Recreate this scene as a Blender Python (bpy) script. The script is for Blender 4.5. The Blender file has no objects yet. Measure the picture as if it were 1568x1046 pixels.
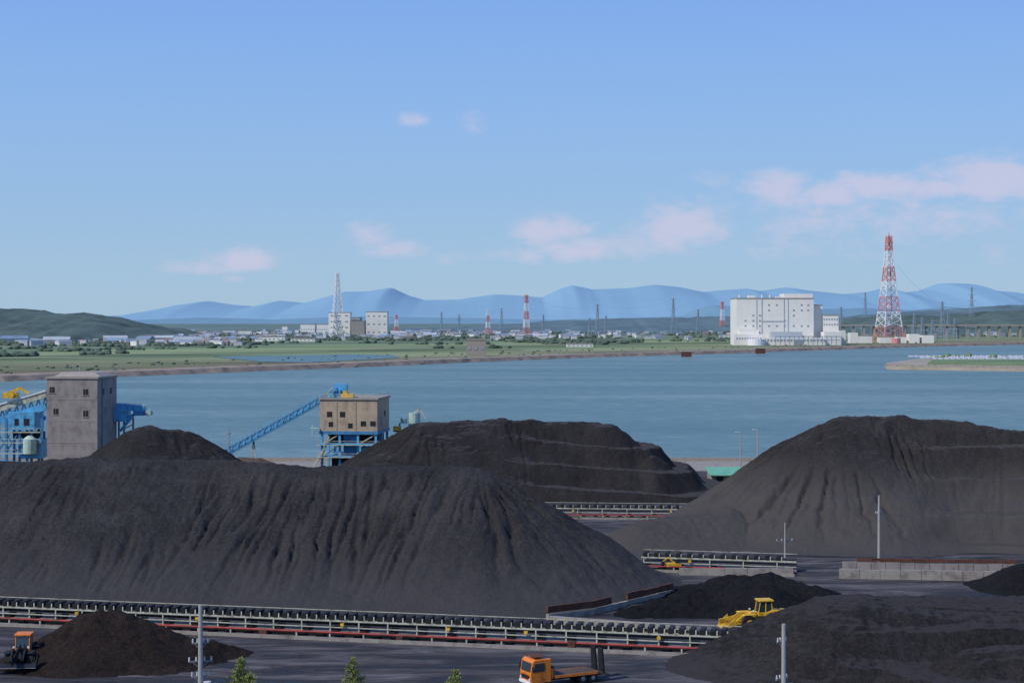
import bpy, math, random
import numpy as np
from mathutils import Vector, Matrix
random.seed(7); rng=np.random.default_rng(7)
F=2600.0; H=36.0; HV=490.0; U0=784.0
def gx(u,Y): return (u-U0)/F*Y
def gz(v,Y): return H-(v-HV)/F*Y
def gy(v,z=0.0): return (H-z)*F/(v-HV)
scene=bpy.context.scene
# ---------------------------------------------------------------- materials
def srgb(r,g,b):
    f=lambda c:(c/255/12.92) if c/255<=0.04045 else ((c/255+0.055)/1.055)**2.4
    return (f(r),f(g),f(b))
def newmat(n):
    m=bpy.data.materials.new(n); m.use_nodes=True
    nt=m.node_tree; return m,nt,nt.nodes['Principled BSDF']
def nd(nt,t,**k):
    n=nt.nodes.new(t)
    for a,b in k.items(): setattr(n,a,b)
    return n
def ramp(nt,stops):
    r=nd(nt,'ShaderNodeValToRGB'); e=r.color_ramp.elements
    e[0].position=stops[0][0]; e[0].color=(*stops[0][1],1)
    e[1].position=stops[-1][0]; e[1].color=(*stops[-1][1],1)
    for p,c in stops[1:-1]:
        q=e.new(p); q.color=(*c,1)
    return r
def simple(name,col,rough=0.7,var=0.18,scale=1.5,metal=0.0,spec=0.3,stretch=(1,1,1),dirt=None):
    m,nt,b=newmat(name); L=nt.links
    tc=nd(nt,'ShaderNodeTexCoord'); mp=nd(nt,'ShaderNodeMapping'); mp.inputs['Scale'].default_value=stretch
    L.new(tc.outputs['Object'],mp.inputs['Vector'])
    n=nd(nt,'ShaderNodeTexNoise'); n.inputs['Scale'].default_value=scale; n.inputs['Detail'].default_value=6; n.inputs['Roughness'].default_value=0.65
    L.new(mp.outputs[0],n.inputs['Vector'])
    lo=tuple(c*(1-var*1.6) for c in col) if dirt is None else dirt
    hi=tuple(min(1,c*(1+var)) for c in col)
    r=ramp(nt,[(0.3,lo),(0.5,col),(0.72,hi)])
    L.new(n.outputs['Fac'],r.inputs[0]); L.new(r.outputs[0],b.inputs['Base Color'])
    b.inputs['Roughness'].default_value=rough; b.inputs['Metallic'].default_value=metal
    b.inputs['Specular IOR Level'].default_value=spec
    return m
def coal(name,dark,light,gs=3.0,bump=0.5,toe=None,toeh=5.0,flat=None):
    m,nt,b=newmat(name); L=nt.links
    g=nd(nt,'ShaderNodeNewGeometry')
    n1=nd(nt,'ShaderNodeTexNoise'); n1.inputs['Scale'].default_value=0.12; n1.inputs['Detail'].default_value=8; n1.inputs['Roughness'].default_value=0.72
    n2=nd(nt,'ShaderNodeTexNoise'); n2.inputs['Scale'].default_value=gs; n2.inputs['Detail'].default_value=4; n2.inputs['Roughness'].default_value=0.9
    L.new(g.outputs['Position'],n1.inputs['Vector']); L.new(g.outputs['Position'],n2.inputs['Vector'])
    mx=nd(nt,'ShaderNodeMath',operation='MULTIPLY_ADD'); L.new(n2.outputs['Fac'],mx.inputs[0]); mx.inputs[1].default_value=0.6
    m2=nd(nt,'ShaderNodeMath',operation='MULTIPLY'); L.new(n1.outputs['Fac'],m2.inputs[0]); m2.inputs[1].default_value=0.4
    L.new(m2.outputs[0],mx.inputs[2])
    r=ramp(nt,[(0.40,dark),(0.5,tuple((a+c)/2 for a,c in zip(dark,light))),(0.58,light)])
    L.new(mx.outputs[0],r.inputs[0]); out=r.outputs[0]
    if toe:
        sp=nd(nt,'ShaderNodeSeparateXYZ'); L.new(g.outputs['Position'],sp.inputs[0])
        ad=nd(nt,'ShaderNodeMath',operation='MULTIPLY_ADD'); L.new(n1.outputs['Fac'],ad.inputs[0]); ad.inputs[1].default_value=9.0; L.new(sp.outputs['Z'],ad.inputs[2])
        mr=nd(nt,'ShaderNodeMapRange'); mr.inputs['From Min'].default_value=toeh+6; mr.inputs['From Max'].default_value=toeh; mr.inputs['To Max'].default_value=0.7
        L.new(ad.outputs[0],mr.inputs['Value'])
        mc=nd(nt,'ShaderNodeMixRGB'); L.new(mr.outputs[0],mc.inputs[0]); L.new(out,mc.inputs[1]); mc.inputs[2].default_value=(*toe,1); out=mc.outputs[0]
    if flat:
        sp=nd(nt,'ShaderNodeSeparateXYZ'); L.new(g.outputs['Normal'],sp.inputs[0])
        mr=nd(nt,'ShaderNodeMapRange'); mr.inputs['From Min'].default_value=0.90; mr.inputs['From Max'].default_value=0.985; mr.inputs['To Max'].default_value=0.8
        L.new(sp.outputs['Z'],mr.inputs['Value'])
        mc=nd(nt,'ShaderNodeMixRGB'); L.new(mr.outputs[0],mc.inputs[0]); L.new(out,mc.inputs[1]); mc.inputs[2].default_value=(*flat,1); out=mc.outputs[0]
    L.new(out,b.inputs['Base Color'])
    bp=nd(nt,'ShaderNodeBump'); bp.inputs['Strength'].default_value=bump; bp.inputs['Distance'].default_value=0.55
    L.new(mx.outputs[0],bp.inputs['Height']); L.new(bp.outputs[0],b.inputs['Normal'])
    b.inputs['Roughness'].default_value=0.95; b.inputs['Specular IOR Level'].default_value=0.08
    return m
M={}
M['coal']=coal('coal_grey',(0.027,0.026,0.027),(0.074,0.070,0.070),bump=1.0,toe=(0.086,0.082,0.083),toeh=6.0)
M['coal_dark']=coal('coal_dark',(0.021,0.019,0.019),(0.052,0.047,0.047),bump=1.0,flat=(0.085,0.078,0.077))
M['coal_black']=coal('coal_black',(0.008,0.008,0.009),(0.026,0.025,0.026),bump=1.0)
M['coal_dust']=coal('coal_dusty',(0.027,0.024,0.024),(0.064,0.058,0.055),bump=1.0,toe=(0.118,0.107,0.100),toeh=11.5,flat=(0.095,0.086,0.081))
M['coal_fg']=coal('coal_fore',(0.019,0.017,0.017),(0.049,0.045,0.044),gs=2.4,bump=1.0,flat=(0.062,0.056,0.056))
M['brown']=coal('brown_ore',(0.016,0.012,0.010),(0.046,0.033,0.027),bump=1.0)
M['tanpile']=coal('tan_ore',(0.09,0.065,0.05),(0.15,0.11,0.085))
M['concrete']=simple('concrete',(0.30,0.27,0.235),0.9,0.16,0.6,dirt=(0.15,0.13,0.11))
M['conc_grey']=simple('weathered_concrete',(0.275,0.240,0.220),0.9,0.22,0.5,stretch=(1,1,0.8),dirt=(0.17,0.145,0.13))
M['conc_tan']=simple('tan_concrete',(0.43,0.335,0.235),0.9,0.16,0.6,stretch=(1,1,0.6),dirt=(0.27,0.21,0.155))
M['conc_edge']=simple('concrete_trim',(0.33,0.29,0.25),0.9,0.1,0.8)
M['dark']=simple('dark_opening',(0.02,0.02,0.023),0.6)
M['black']=simple('black_steel',(0.018,0.018,0.02),0.6,0.3,2)
M['blue']=simple('blue_paint',(0.10,0.38,0.62),0.55,0.22,0.7,dirt=(0.07,0.17,0.25))
M['blue2']=simple('blue_girder',(0.06,0.22,0.40),0.6,0.2,0.7)
M['cream']=simple('cream_paint',(0.48,0.48,0.37),0.7,0.25,1.0,dirt=(0.20,0.18,0.14))
M['white']=simple('white_paint',(0.72,0.72,0.70),0.7,0.08,0.2)
M['townw']=simple('town_wall',(0.50,0.51,0.51),0.8,0.15,0.02)
M['plantw']=simple('plant_cladding',(0.78,0.75,0.68),0.8,0.06,0.05)
M['plantg']=simple('plant_grey_cladding',(0.42,0.45,0.48),0.8,0.08,0.05)  # grey cladding, shared by annex, pilasters, solar panels and town
M['hazewin']=simple('distant_window',(0.30,0.34,0.38),0.5)  # window tone paled in the colour to stand for distance haze
M['red']=simple('red_pipe',(0.36,0.05,0.045),0.6,0.3,0.7,dirt=(0.14,0.05,0.04))
M['rust']=simple('rusty_steel',(0.11,0.045,0.03),0.85,0.4,1.2)
M['orange']=simple('orange_paint',(0.80,0.22,0.02),0.4,0.1,1.5,spec=0.5,dirt=(0.5,0.13,0.03))
M['yellow']=simple('yellow_paint',(0.72,0.43,0.03),0.5,0.15,1.5,spec=0.4,dirt=(0.30,0.19,0.05))
M['tyre']=simple('tyre_rubber',(0.02,0.02,0.02),0.9)
M['glass']=simple('cab_glass',(0.03,0.045,0.055),0.08,0.1,1,spec=0.8)
M['steel']=simple('grey_steel',(0.20,0.20,0.21),0.55,0.2,1)
M['deck']=simple('deck_timber',(0.10,0.07,0.055),0.85,0.3,1.5)
M['pole']=simple('pole_concrete',(0.36,0.34,0.32),0.85,0.12,1)
M['ins']=simple('insulator',(0.6,0.6,0.58),0.4)
M['belt']=simple('rubber_belt',(0.03,0.03,0.032),0.8)
M['green']=simple('green_roof',(0.16,0.42,0.27),0.6,0.12,0.4)
M['mint']=simple('pale_green_tank',(0.42,0.55,0.47),0.6,0.15,0.7)
M['twr_r']=simple('tower_red_hazed',(0.66,0.28,0.26),0.6,0.05)  # red paint turned pinkish, aerial haze mixed into the colour
M['twr_w']=simple('tower_white',(0.78,0.78,0.78),0.6,0.05)
M['twr_g']=simple('tower_galvanised_hazed',(0.29,0.36,0.42),0.6,0.05)  # steel lightened towards blue, with air haze put into the base colour
M['wire']=simple('wire',(0.12,0.12,0.13),0.6)
M['leaf']=simple('conifer_leaf',(0.24,0.28,0.08),0.8,0.45,1.2)
M['bark']=simple('bark',(0.09,0.06,0.04),0.9,0.2,4)
M['bush']=simple('bush_leaf',(0.035,0.07,0.02),0.85,0.5,1.2)
M['ftree']=simple('distant_foliage',(0.095,0.130,0.095),0.95,0.35,0.02)
M['hill']=simple('forested_slope',(0.082,0.122,0.105),0.95,0.32,0.012)  # forest green lightened a little in the colour for haze
M['hillR']=simple('hazy_forested_slope',(0.110,0.170,0.185),0.95,0.22,0.006)  # farther slope, more blue haze painted into the green
M['mtn1']=simple('mountain_near_haze',(0.185,0.315,0.400),1.0,0.05,0.0004,spec=0)  # aerial haze painted in as a bluish base colour
M['mtn2']=simple('mountain_far_haze',(0.240,0.395,0.510),1.0,0.03,0.0003,spec=0)  # palest layer: haze of the air is part of this base colour
M['stone']=simple('dike_stone',(0.28,0.215,0.165),0.95,0.3,0.08)
M['sand']=simple('spit_sand',(0.36,0.31,0.24),0.95,0.2,0.05)
M['grass']=simple('far_grass',(0.16,0.22,0.10),0.95,0.3,0.02)
M['roofs']=simple('roof_slate',(0.25,0.27,0.30),0.8,0.2,0.02)
M['roofr']=simple('roof_brown',(0.27,0.22,0.21),0.8,0.2,0.02)
M['roofb']=simple('roof_blue',(0.22,0.30,0.40),0.8,0.2,0.02)
# ---------------------------------------------------------------- builder
class B:
    def __init__(s,name,loc=(0,0,0),rot=0.0,bevel=0.0):
        s.name=name; s.loc=loc; s.rot=rot; s.parts={}; s.cur=None; s.bevel=bevel
    def part(s,n,mat):
        if n not in s.parts: s.parts[n]=([],[],mat)
        s.cur=s.parts[n]; return s
    def add(s,vs,fs):
        v,f,_=s.cur; o=len(v); v.extend([tuple(p) for p in vs]); f.extend([tuple(o+i for i in q) for q in fs])
    def hexa(s,p):
        s.add(p,[(3,2,1,0),(4,5,6,7),(0,1,5,4),(1,2,6,5),(2,3,7,6),(3,0,4,7)])
    def box(s,x0,x1,y0,y1,z0,z1):
        s.hexa([(x0,y0,z0),(x1,y0,z0),(x1,y1,z0),(x0,y1,z0),(x0,y0,z1),(x1,y0,z1),(x1,y1,z1),(x0,y1,z1)])
    def prism(s,prof,y0,y1):
        n=len(prof); vs=[(x,y0,z) for x,z in prof]+[(x,y1,z) for x,z in prof]
        fs=[tuple(range(n)),tuple(reversed(range(n,2*n)))]+[(i+n,(i+1)%n+n,(i+1)%n,i) for i in range(n)]
        s.add(vs,fs)
    def beam(s,p,q,w,h=None):
        h=h or w; p=Vector(p); q=Vector(q); d=(q-p).normalized()
        up=Vector((0,0,1)) if abs(d.z)<0.95 else Vector((0,1,0))
        a=d.cross(up).normalized()*w/2; c=a.cross(d).normalized()*h/2
        s.hexa([p-a-c,q-a-c,q+a-c,p+a-c,p-a+c,q-a+c,q+a+c,p+a+c])
    def cyl(s,p,q,r0,r1=None,n=12):
        r1=r0 if r1 is None else r1; p=Vector(p); q=Vector(q); d=(q-p).normalized()
        up=Vector((0,0,1)) if abs(d.z)<0.95 else Vector((0,1,0))
        a=d.cross(up).normalized(); c=a.cross(d).normalized()
        vs=[p+(a*math.cos(t)+c*math.sin(t))*r0 for t in [2*math.pi*i/n for i in range(n)]]+[q+(a*math.cos(t)+c*math.sin(t))*r1 for t in [2*math.pi*i/n for i in range(n)]]
        s.add(vs,[(i,(i+1)%n,(i+1)%n+n,i+n) for i in range(n)]+[tuple(reversed(range(n))),tuple(range(n,2*n))])
    def done(s):
        e=bpy.data.objects.new(s.name,None); scene.collection.objects.link(e)
        e.location=s.loc; e.rotation_euler=(0,0,s.rot)
        for pn,(v,f,m) in s.parts.items():
            if not v: continue
            me=bpy.data.meshes.new(pn); me.from_pydata(v,[],f); me.update(); me.materials.append(M[m])
            o=bpy.data.objects.new(pn,me); scene.collection.objects.link(o); o.parent=e
            if s.bevel:
                b=o.modifiers.new('bevel','BEVEL'); b.width=s.bevel; b.segments=2; b.limit_method='ANGLE'
        return e
def meshobj(name,v,f,mats,smooth=False):
    me=bpy.data.meshes.new(name)
    v=np.asarray(v,dtype=np.float32)
    if isinstance(f,np.ndarray):
        nf,k=f.shape
        me.vertices.add(len(v)); me.vertices.foreach_set('co',v.ravel())
        me.loops.add(nf*k); me.loops.foreach_set('vertex_index',f.ravel().astype(np.int32))
        me.polygons.add(nf); me.polygons.foreach_set('loop_start',(np.arange(nf)*k).astype(np.int32)); me.polygons.foreach_set('loop_total',np.full(nf,k,dtype=np.int32))
        me.update(calc_edges=True)
    else:
        me.from_pydata(v.tolist(),[],f); me.update()
    for m in mats: me.materials.append(M[m])
    if smooth: me.polygons.foreach_set('use_smooth',np.ones(len(me.polygons),dtype=bool))
    o=bpy.data.objects.new(name,me); scene.collection.objects.link(o); return o
# ---------------------------------------------------------------- noise
def hsh(i,j,s):
    h=np.sin(i*127.1+j*311.7+s*74.7)*43758.5453; return h-np.floor(h)
def vn(x,y,s=0):
    i=np.floor(x); j=np.floor(y); a=x-i; b=y-j; a=a*a*(3-2*a); b=b*b*(3-2*b)
    return (hsh(i,j,s)*(1-a)+hsh(i+1,j,s)*a)*(1-b)+(hsh(i,j+1,s)*(1-a)+hsh(i+1,j+1,s)*a)*b
def fbm(x,y,s=0,o=4):
    t=0;a=0.5;n=0
    for k in range(o): t=t+a*vn(x*2**k,y*2**k,s+k*13); n+=a; a*=0.5
    return t/n
def gridmesh(X,Y,Z):
    ny,nx=X.shape; v=np.stack([X,Y,Z],-1).reshape(-1,3)
    i=np.arange(ny*nx).reshape(ny,nx)
    f=np.stack([i[:-1,:-1],i[:-1,1:],i[1:,1:],i[1:,:-1]],-1).reshape(-1,4)
    return v,f
def ridge_field(X,Y,pts,slope,rr):
    best=np.full(X.shape,-1e9); S=np.zeros(X.shape); D=np.zeros(X.shape); acc=0
    for k,((x0,y0,z0),(x1,y1,z1)) in enumerate(zip(pts[:-1],pts[1:])):
        dx,dy=x1-x0,y1-y0; L=math.hypot(dx,dy)+1e-6
        t=((X-x0)*dx+(Y-y0)*dy)/L**2; tc=np.clip(t,0,1)
        px=X-(x0+tc*dx); py=Y-(y0+tc*dy); d=np.hypot(px,py)
        h=z0+(z1-z0)*tc-slope*(np.sqrt(d*d+rr*rr)-rr)
        side=np.sign((X-x0)*dy-(Y-y0)*dx)
        al=np.where(t>1,(t-1)*L,np.where(t<0,t*L,0)); ang=np.arctan2(al,np.abs(px*dy/L-py*dx/L)+1e-6)
        s=acc+tc*L+ang*11+(side>0)*500
        m=h>best; best=np.where(m,h,best); S=np.where(m,s,S); D=np.where(m,d,D); acc+=L
    return best,S,D
def pile(name,ridges,mat,slope=0.68,rr=2.5,res=0.3,gul=0.5,seed=0,tail=1.2,crest=0.4,terr=None,gf=0.55,pad=6,lump=0.4):
    xs=[p[0] for r in ridges for p in r]; ys=[p[1] for r in ridges for p in r]; zm=max(p[2] for r in ridges for p in r)
    R=zm/slope+rr+pad
    ax=np.arange(min(xs)-R,max(xs)+R,res); ay=np.arange(min(ys)-R,max(ys)+R,res)
    X,Y=np.meshgrid(ax,ay)
    wx=X+(fbm(X*0.07,Y*0.07,seed+5)-0.5)*5; wy=Y+(fbm(X*0.07+40,Y*0.07,seed+6)-0.5)*5
    h=np.full(X.shape,-1e9); S=np.zeros(X.shape); D=np.zeros(X.shape)
    for k,r in enumerate(ridges):
        a,b,c=ridge_field(wx,wy,r,slope,rr); m=a>h; h=np.where(m,a,h)
        a2,b2,c2=ridge_field(X,Y,r,slope,rr); S=np.where(m,b2+k*97,S); D=np.where(m,c2,D)
    tw=np.zeros(X.shape)
    if terr:
        st,x0,x1,tilt=terr; tw=np.clip((X-x0)/(x1-x0),0,1)
        hh=h+(fbm(X*0.06,Y*0.06,seed+9)-0.5)*1.2+tilt*(X-x0); q=hh/st; fq=np.floor(q); fr=q-fq; ss=np.clip((fr-0.55)/0.45,0,1)
        ht=(fq+ss)*st-(hh-h); h=h*(1-tw)+ht*tw
    sl=S+(fbm(X*0.14,Y*0.14,seed+3)-0.5)*1.3+(fbm(X*0.9,Y*0.9,seed+4,2)-0.5)*0.5
    g=1-np.abs(2*fbm(sl*gf,D*0.05+S*0.01,seed+1,2)-1)
    g2=1-np.abs(2*fbm(sl*gf*2.3+7,D*0.10,seed+2,2)-1)
    patch=fbm(S*0.09,D*0.10,seed+8,3)
    env=np.clip((D-1.0)/4,0,1)*np.clip((h-1.0)/6,0,1)*np.clip((patch-0.36)/0.26,0.10,1)*(1-0.7*tw)
    h=h-gul*env*(np.clip((g-0.74)/0.26,0,1)**1.6*1.5+0.6*np.clip((g2-0.66)/0.34,0,1)**1.5)
    h=h+(fbm(X*0.28,Y*0.28,seed+11)-0.5)*crest*2*np.clip(1-D/9,0.22,1)+(fbm(X*1.4,Y*1.4,seed+12,3)-0.5)*lump
    h=tail*np.log1p(np.exp(np.clip(h/tail,-20,40)))-0.35
    v,f=gridmesh(X,Y,h)
    keep=(h.ravel()[f].max(1)>-0.12); f=f[keep]
    used=np.unique(f); mp=np.zeros(len(v),dtype=np.int64); mp[used]=np.arange(len(used)); v=v[used]; f=mp[f]
    return meshobj(name,v,f,[mat],smooth=True)
def rp(u,v,Y): return (gx(u,Y),Y,gz(v,Y))
# ---------------------------------------------------------------- stockpiles
pile('coal_stockpile',[[(-115,248,16.6),rp(30,704,243),rp(120,697,241),rp(330,702,240),rp(480,711,237),rp(610,709,236),rp(735,712,233)]],'coal',slope=0.66,rr=3.0,res=0.25,gul=0.62,seed=3,tail=1.0,crest=0.3)
pile('coal_stockpile',[[rp(598,694,345),rp(655,645,355),rp(780,640,357),rp(915,643,358)],[rp(780,641,363),rp(930,645,364)],[rp(915,643,358),rp(1000,690,350)]],'coal_dark',slope=0.62,rr=3,res=0.3,gul=0.45,seed=21,crest=0.8,terr=(3.9,-2,6,0.07))
pile('coal_stockpile',[[rp(110,700,325),rp(170,683,328),rp(225,649,330),rp(285,659,332),rp(335,690,335)]],'coal_dark',slope=0.62,rr=2,res=0.35,gul=0.4,seed=33,crest=0.8)
pile('ore_stockpile',[[rp(372,697,350),rp(398,698,350)]],'tanpile',slope=0.62,rr=2,res=0.4,gul=0.4,seed=37,crest=0.5)
pile('coal_stockpile',[[rp(1278,640,292),rp(1330,633,294),rp(1400,637,294),rp(1480,637,294),rp(1545,642,292),(115,290,17.5)],[rp(1300,640,301),(115,300,18)],
      [rp(1110,768,284),rp(1180,733,286),rp(1240,712,288)],[rp(975,797,272),rp(1110,778,278)]],'coal_dust',slope=0.68,rr=3,res=0.3,gul=0.95,seed=45,crest=0.7,tail=1.3,terr=(4.8,64,71,-0.05))
pile('coal_stockpile',[[rp(1290,912,178),(52,180,6.2),(70,180,6.6),(95,178,6.8)],[(44,165,4.6),(90,160,6)],[rp(1300,905,190),(85,196,5.2)]],'coal_fg',slope=0.56,rr=5,res=0.22,gul=0.25,seed=57,crest=0.5,tail=0.8,lump=0.4,terr=(2.6,30,40,0.02))
pile('coal_stockpile',[[rp(1005,900,222),rp(1085,882,224),rp(1165,874,224),rp(1230,890,220)],[rp(975,925,209),rp(1070,902,212),rp(1180,897,211)]],'coal_black',slope=0.5,rr=2,res=0.22,gul=0.3,seed=61,crest=0.9,tail=0.5,lump=0.7)
pile('coal_stockpile',[[rp(1575,862,228),(90,228,5)]],'coal_black',slope=0.55,rr=2,res=0.3,gul=0.3,seed=66,crest=0.5,tail=0.6)
pile('ore_stockpile',[[rp(145,938,181),rp(180,932,182),rp(255,955,182),rp(320,978,183)],[rp(225,975,178),rp(232,975,178)]],'brown',slope=0.52,rr=1.2,res=0.2,gul=0.3,seed=71,crest=0.7,tail=0.5,lump=0.6)
# ---------------------------------------------------------------- near ground
def ground_mat():
    m,nt,b=newmat('yard_ground'); L=nt.links
    g=nd(nt,'ShaderNodeNewGeometry'); mp=nd(nt,'ShaderNodeMapping'); mp.inputs['Scale'].default_value=(0.05,0.25,0.1); mp.inputs['Rotation'].default_value=(0,0,0.12)
    L.new(g.outputs['Position'],mp.inputs['Vector'])
    n=nd(nt,'ShaderNodeTexNoise'); n.inputs['Scale'].default_value=1.0; n.inputs['Detail'].default_value=9; n.inputs['Roughness'].default_value=0.74
    n.inputs['Distortion'].default_value=0.8
    L.new(mp.outputs[0],n.inputs['Vector'])
    r=ramp(nt,[(0.38,(0.016,0.015,0.016)),(0.46,(0.036,0.033,0.035)),(0.53,(0.072,0.064,0.066)),(0.62,(0.14,0.125,0.125))])
    L.new(n.outputs['Fac'],r.inputs[0]); L.new(r.outputs[0],b.inputs['Base Color'])
    rr=nd(nt,'ShaderNodeMapRange'); rr.inputs['From Min'].default_value=0.37; rr.inputs['From Max'].default_value=0.44; rr.inputs['To Min'].default_value=0.18; rr.inputs['To Max'].default_value=0.92
    L.new(n.outputs['Fac'],rr.inputs['Value']); L.new(rr.outputs[0],b.inputs['Roughness']); b.inputs['Specular IOR Level'].default_value=0.25
    n2=nd(nt,'ShaderNodeTexNoise'); n2.inputs['Scale'].default_value=1.5; n2.inputs['Detail'].default_value=5; L.new(g.outputs['Position'],n2.inputs['Vector'])
    bp=nd(nt,'ShaderNodeBump'); bp.inputs['Strength'].default_value=0.25; bp.inputs['Distance'].default_value=0.2; L.new(n2.outputs['Fac'],bp.inputs['Height']); L.new(bp.outputs[0],b.inputs['Normal'])
    return m
M['ground']=ground_mat()
meshobj('ground',[(-700,-60,0),(900,-60,0),(900,430,0),(-700,430,0),(-700,430,-8),(900,430,-8)],[(0,1,2,3),(3,2,5,4)],['ground'])
b=B('quay_wall'); b.part('apron','concrete'); b.box(-600,800,404,432,-3,0.15); b.part('parapet','conc_edge'); b.box(-600,800,431,431.5,0.15,1.1); b.done()
# ---------------------------------------------------------------- water
def water_mat():
    m=bpy.data.materials.new('water'); m.use_nodes=True; nt=m.node_tree; nt.nodes.remove(nt.nodes['Principled BSDF']); L=nt.links
    out=nt.nodes['Material Output']
    g=nd(nt,'ShaderNodeNewGeometry'); mp=nd(nt,'ShaderNodeMapping'); mp.inputs['Scale'].default_value=(0.0025,0.010,1); mp.inputs['Rotation'].default_value=(0,0,-0.25)
    L.new(g.outputs['Position'],mp.inputs['Vector'])
    n=nd(nt,'ShaderNodeTexNoise'); n.inputs['Scale'].default_value=1; n.inputs['Detail'].default_value=9; n.inputs['Roughness'].default_value=0.62
    L.new(mp.outputs[0],n.inputs['Vector'])
    mp2=nd(nt,'ShaderNodeMapping'); mp2.inputs['Scale'].default_value=(0.10,0.16,1); L.new(g.outputs['Position'],mp2.inputs['Vector'])
    w=nd(nt,'ShaderNodeTexNoise'); w.inputs['Scale'].default_value=1; w.inputs['Detail'].default_value=5; w.inputs['Roughness'].default_value=0.75; L.new(mp2.outputs[0],w.inputs['Vector'])
    mm=nd(nt,'ShaderNodeMath',operation='MULTIPLY_ADD'); L.new(w.outputs['Fac'],mm.inputs[0]); mm.inputs[1].default_value=0.5
    m3=nd(nt,'ShaderNodeMath',operation='MULTIPLY'); m3.inputs[1].default_value=0.5; L.new(n.outputs['Fac'],m3.inputs[0]); L.new(m3.outputs[0],mm.inputs[2])
    r=ramp(nt,[(0.37,(0.090,0.168,0.168)),(0.5,(0.125,0.215,0.212)),(0.61,(0.205,0.300,0.298))]); L.new(mm.outputs[0],r.inputs[0])
    d=nd(nt,'ShaderNodeBsdfDiffuse'); L.new(r.outputs[0],d.inputs[0])
    gl=nd(nt,'ShaderNodeBsdfGlossy'); gl.inputs['Roughness'].default_value=0.32; gl.inputs['Color'].default_value=(0.88,0.9,0.9,1)
    bp=nd(nt,'ShaderNodeBump'); bp.inputs['Strength'].default_value=0.8; bp.inputs['Distance'].default_value=0.8; L.new(w.outputs['Fac'],bp.inputs['Height']); L.new(bp.outputs[0],gl.inputs['Normal'])
    mx=nd(nt,'ShaderNodeMixShader'); mx.inputs[0].default_value=0.2; L.new(d.outputs[0],mx.inputs[1]); L.new(gl.outputs[0],mx.inputs[2]); L.new(mx.outputs[0],out.inputs[0])
    return m
M['water']=water_mat()
meshobj('water',[(-6000,425,-2),(9000,425,-2),(9000,9000,-2),(-6000,9000,-2)],[(0,1,2,3)],['water'])
# ---------------------------------------------------------------- far shore
shore_uv=[(0,584),(150,578),(300,572),(450,566),(600,560),(750,553.5),(900,547.5),(1040,543.5),(1120,541),(1290,535),(1420,531),(1568,527.5)]
SH=[(gx(u,gy(v,-2)),gy(v,-2)) for u,v in shore_uv]
SH=[(-2600,620),(-900,760),(-520,930)]+SH+[(1300,3250),(2600,4600),(6000,7500)]
NV=(-0.819,0.573)
def inland(p,d): return (p[0]+NV[0]*d,p[1]+NV[1]*d)
def land_mat():
    m,nt,b=newmat('far_plain'); L=nt.links
    g=nd(nt,'ShaderNodeNewGeometry'); dt=nd(nt,'ShaderNodeVectorMath',operation='DOT_PRODUCT'); L.new(g.outputs['Position'],dt.inputs[0]); dt.inputs[1].default_value=(NV[0],NV[1],0)
    base=NV[0]*SH[6][0]+NV[1]*SH[6][1]
    mp=nd(nt,'ShaderNodeMapping'); mp.inputs['Rotation'].default_value=(0,0,-0.6); mp.inputs['Scale'].default_value=(0.0022,0.009,1); L.new(g.outputs['Position'],mp.inputs['Vector'])
    n=nd(nt,'ShaderNodeTexNoise'); n.inputs['Scale'].default_value=1; n.inputs['Detail'].default_value=8; n.inputs['Roughness'].default_value=0.66; L.new(mp.outputs[0],n.inputs['Vector'])
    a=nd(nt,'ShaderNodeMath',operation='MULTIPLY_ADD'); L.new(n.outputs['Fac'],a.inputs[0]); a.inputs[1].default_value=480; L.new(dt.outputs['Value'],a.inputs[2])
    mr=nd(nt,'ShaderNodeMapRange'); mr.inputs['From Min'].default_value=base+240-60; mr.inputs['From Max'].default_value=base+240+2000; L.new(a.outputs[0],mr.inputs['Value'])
    r=ramp(nt,[(0.0,(0.27,0.20,0.14)),(0.05,(0.23,0.19,0.12)),(0.08,(0.18,0.20,0.11)),(0.12,(0.25,0.255,0.15)),(0.18,(0.20,0.26,0.125)),(0.23,(0.12,0.16,0.095)),(0.27,(0.24,0.28,0.15)),(0.33,(0.225,0.29,0.145)),(0.42,(0.12,0.17,0.11)),(0.52,(0.20,0.25,0.15)),(0.65,(0.125,0.18,0.135)),(1.0,(0.14,0.20,0.18))])  # field colours muted to imitate haze over the plain
    L.new(mr.outputs[0],r.inputs[0])
    v=nd(nt,'ShaderNodeTexVoronoi'); v.inputs['Scale'].default_value=1.6; L.new(mp.outputs[0],v.inputs['Vector'])
    hv=nd(nt,'ShaderNodeMixRGB',blend_type='OVERLAY'); hv.inputs[0].default_value=0.3; L.new(r.outputs[0],hv.inputs[1])
    bw=nd(nt,'ShaderNodeSeparateColor'); L.new(v.outputs['Color'],bw.inputs[0]); L.new(bw.outputs[0],hv.inputs[2])
    L.new(hv.outputs[0],b.inputs['Base Color']); b.inputs['Roughness'].default_value=1; b.inputs['Specular IOR Level'].default_value=0.1
    return m
M['land']=land_mat()
lv=[];lf=[]
for p in SH: lv.append((p[0],p[1],0.0))
for i,p in enumerate(SH):
    q=inland(p,30000); lv.append((q[0],q[1]+20000,0.0))
n=len(SH)
for i in range(n-1): lf.append((i,i+1,i+1+n,i+n))
k=len(lv)
for p in SH: lv.append((p[0],p[1],-6.0))
for i in range(n-1): lf.append((k+i,k+i+1,i+1,i))
k=len(lv); lv+= [(SH[-1][0],SH[-1][1],0.0),(60000,7500,0),(60000,60000,0)]; lf.append((k,k+1,k+2,2*n-1))
meshobj('far_shore_ground',lv,lf,['land'])
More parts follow.
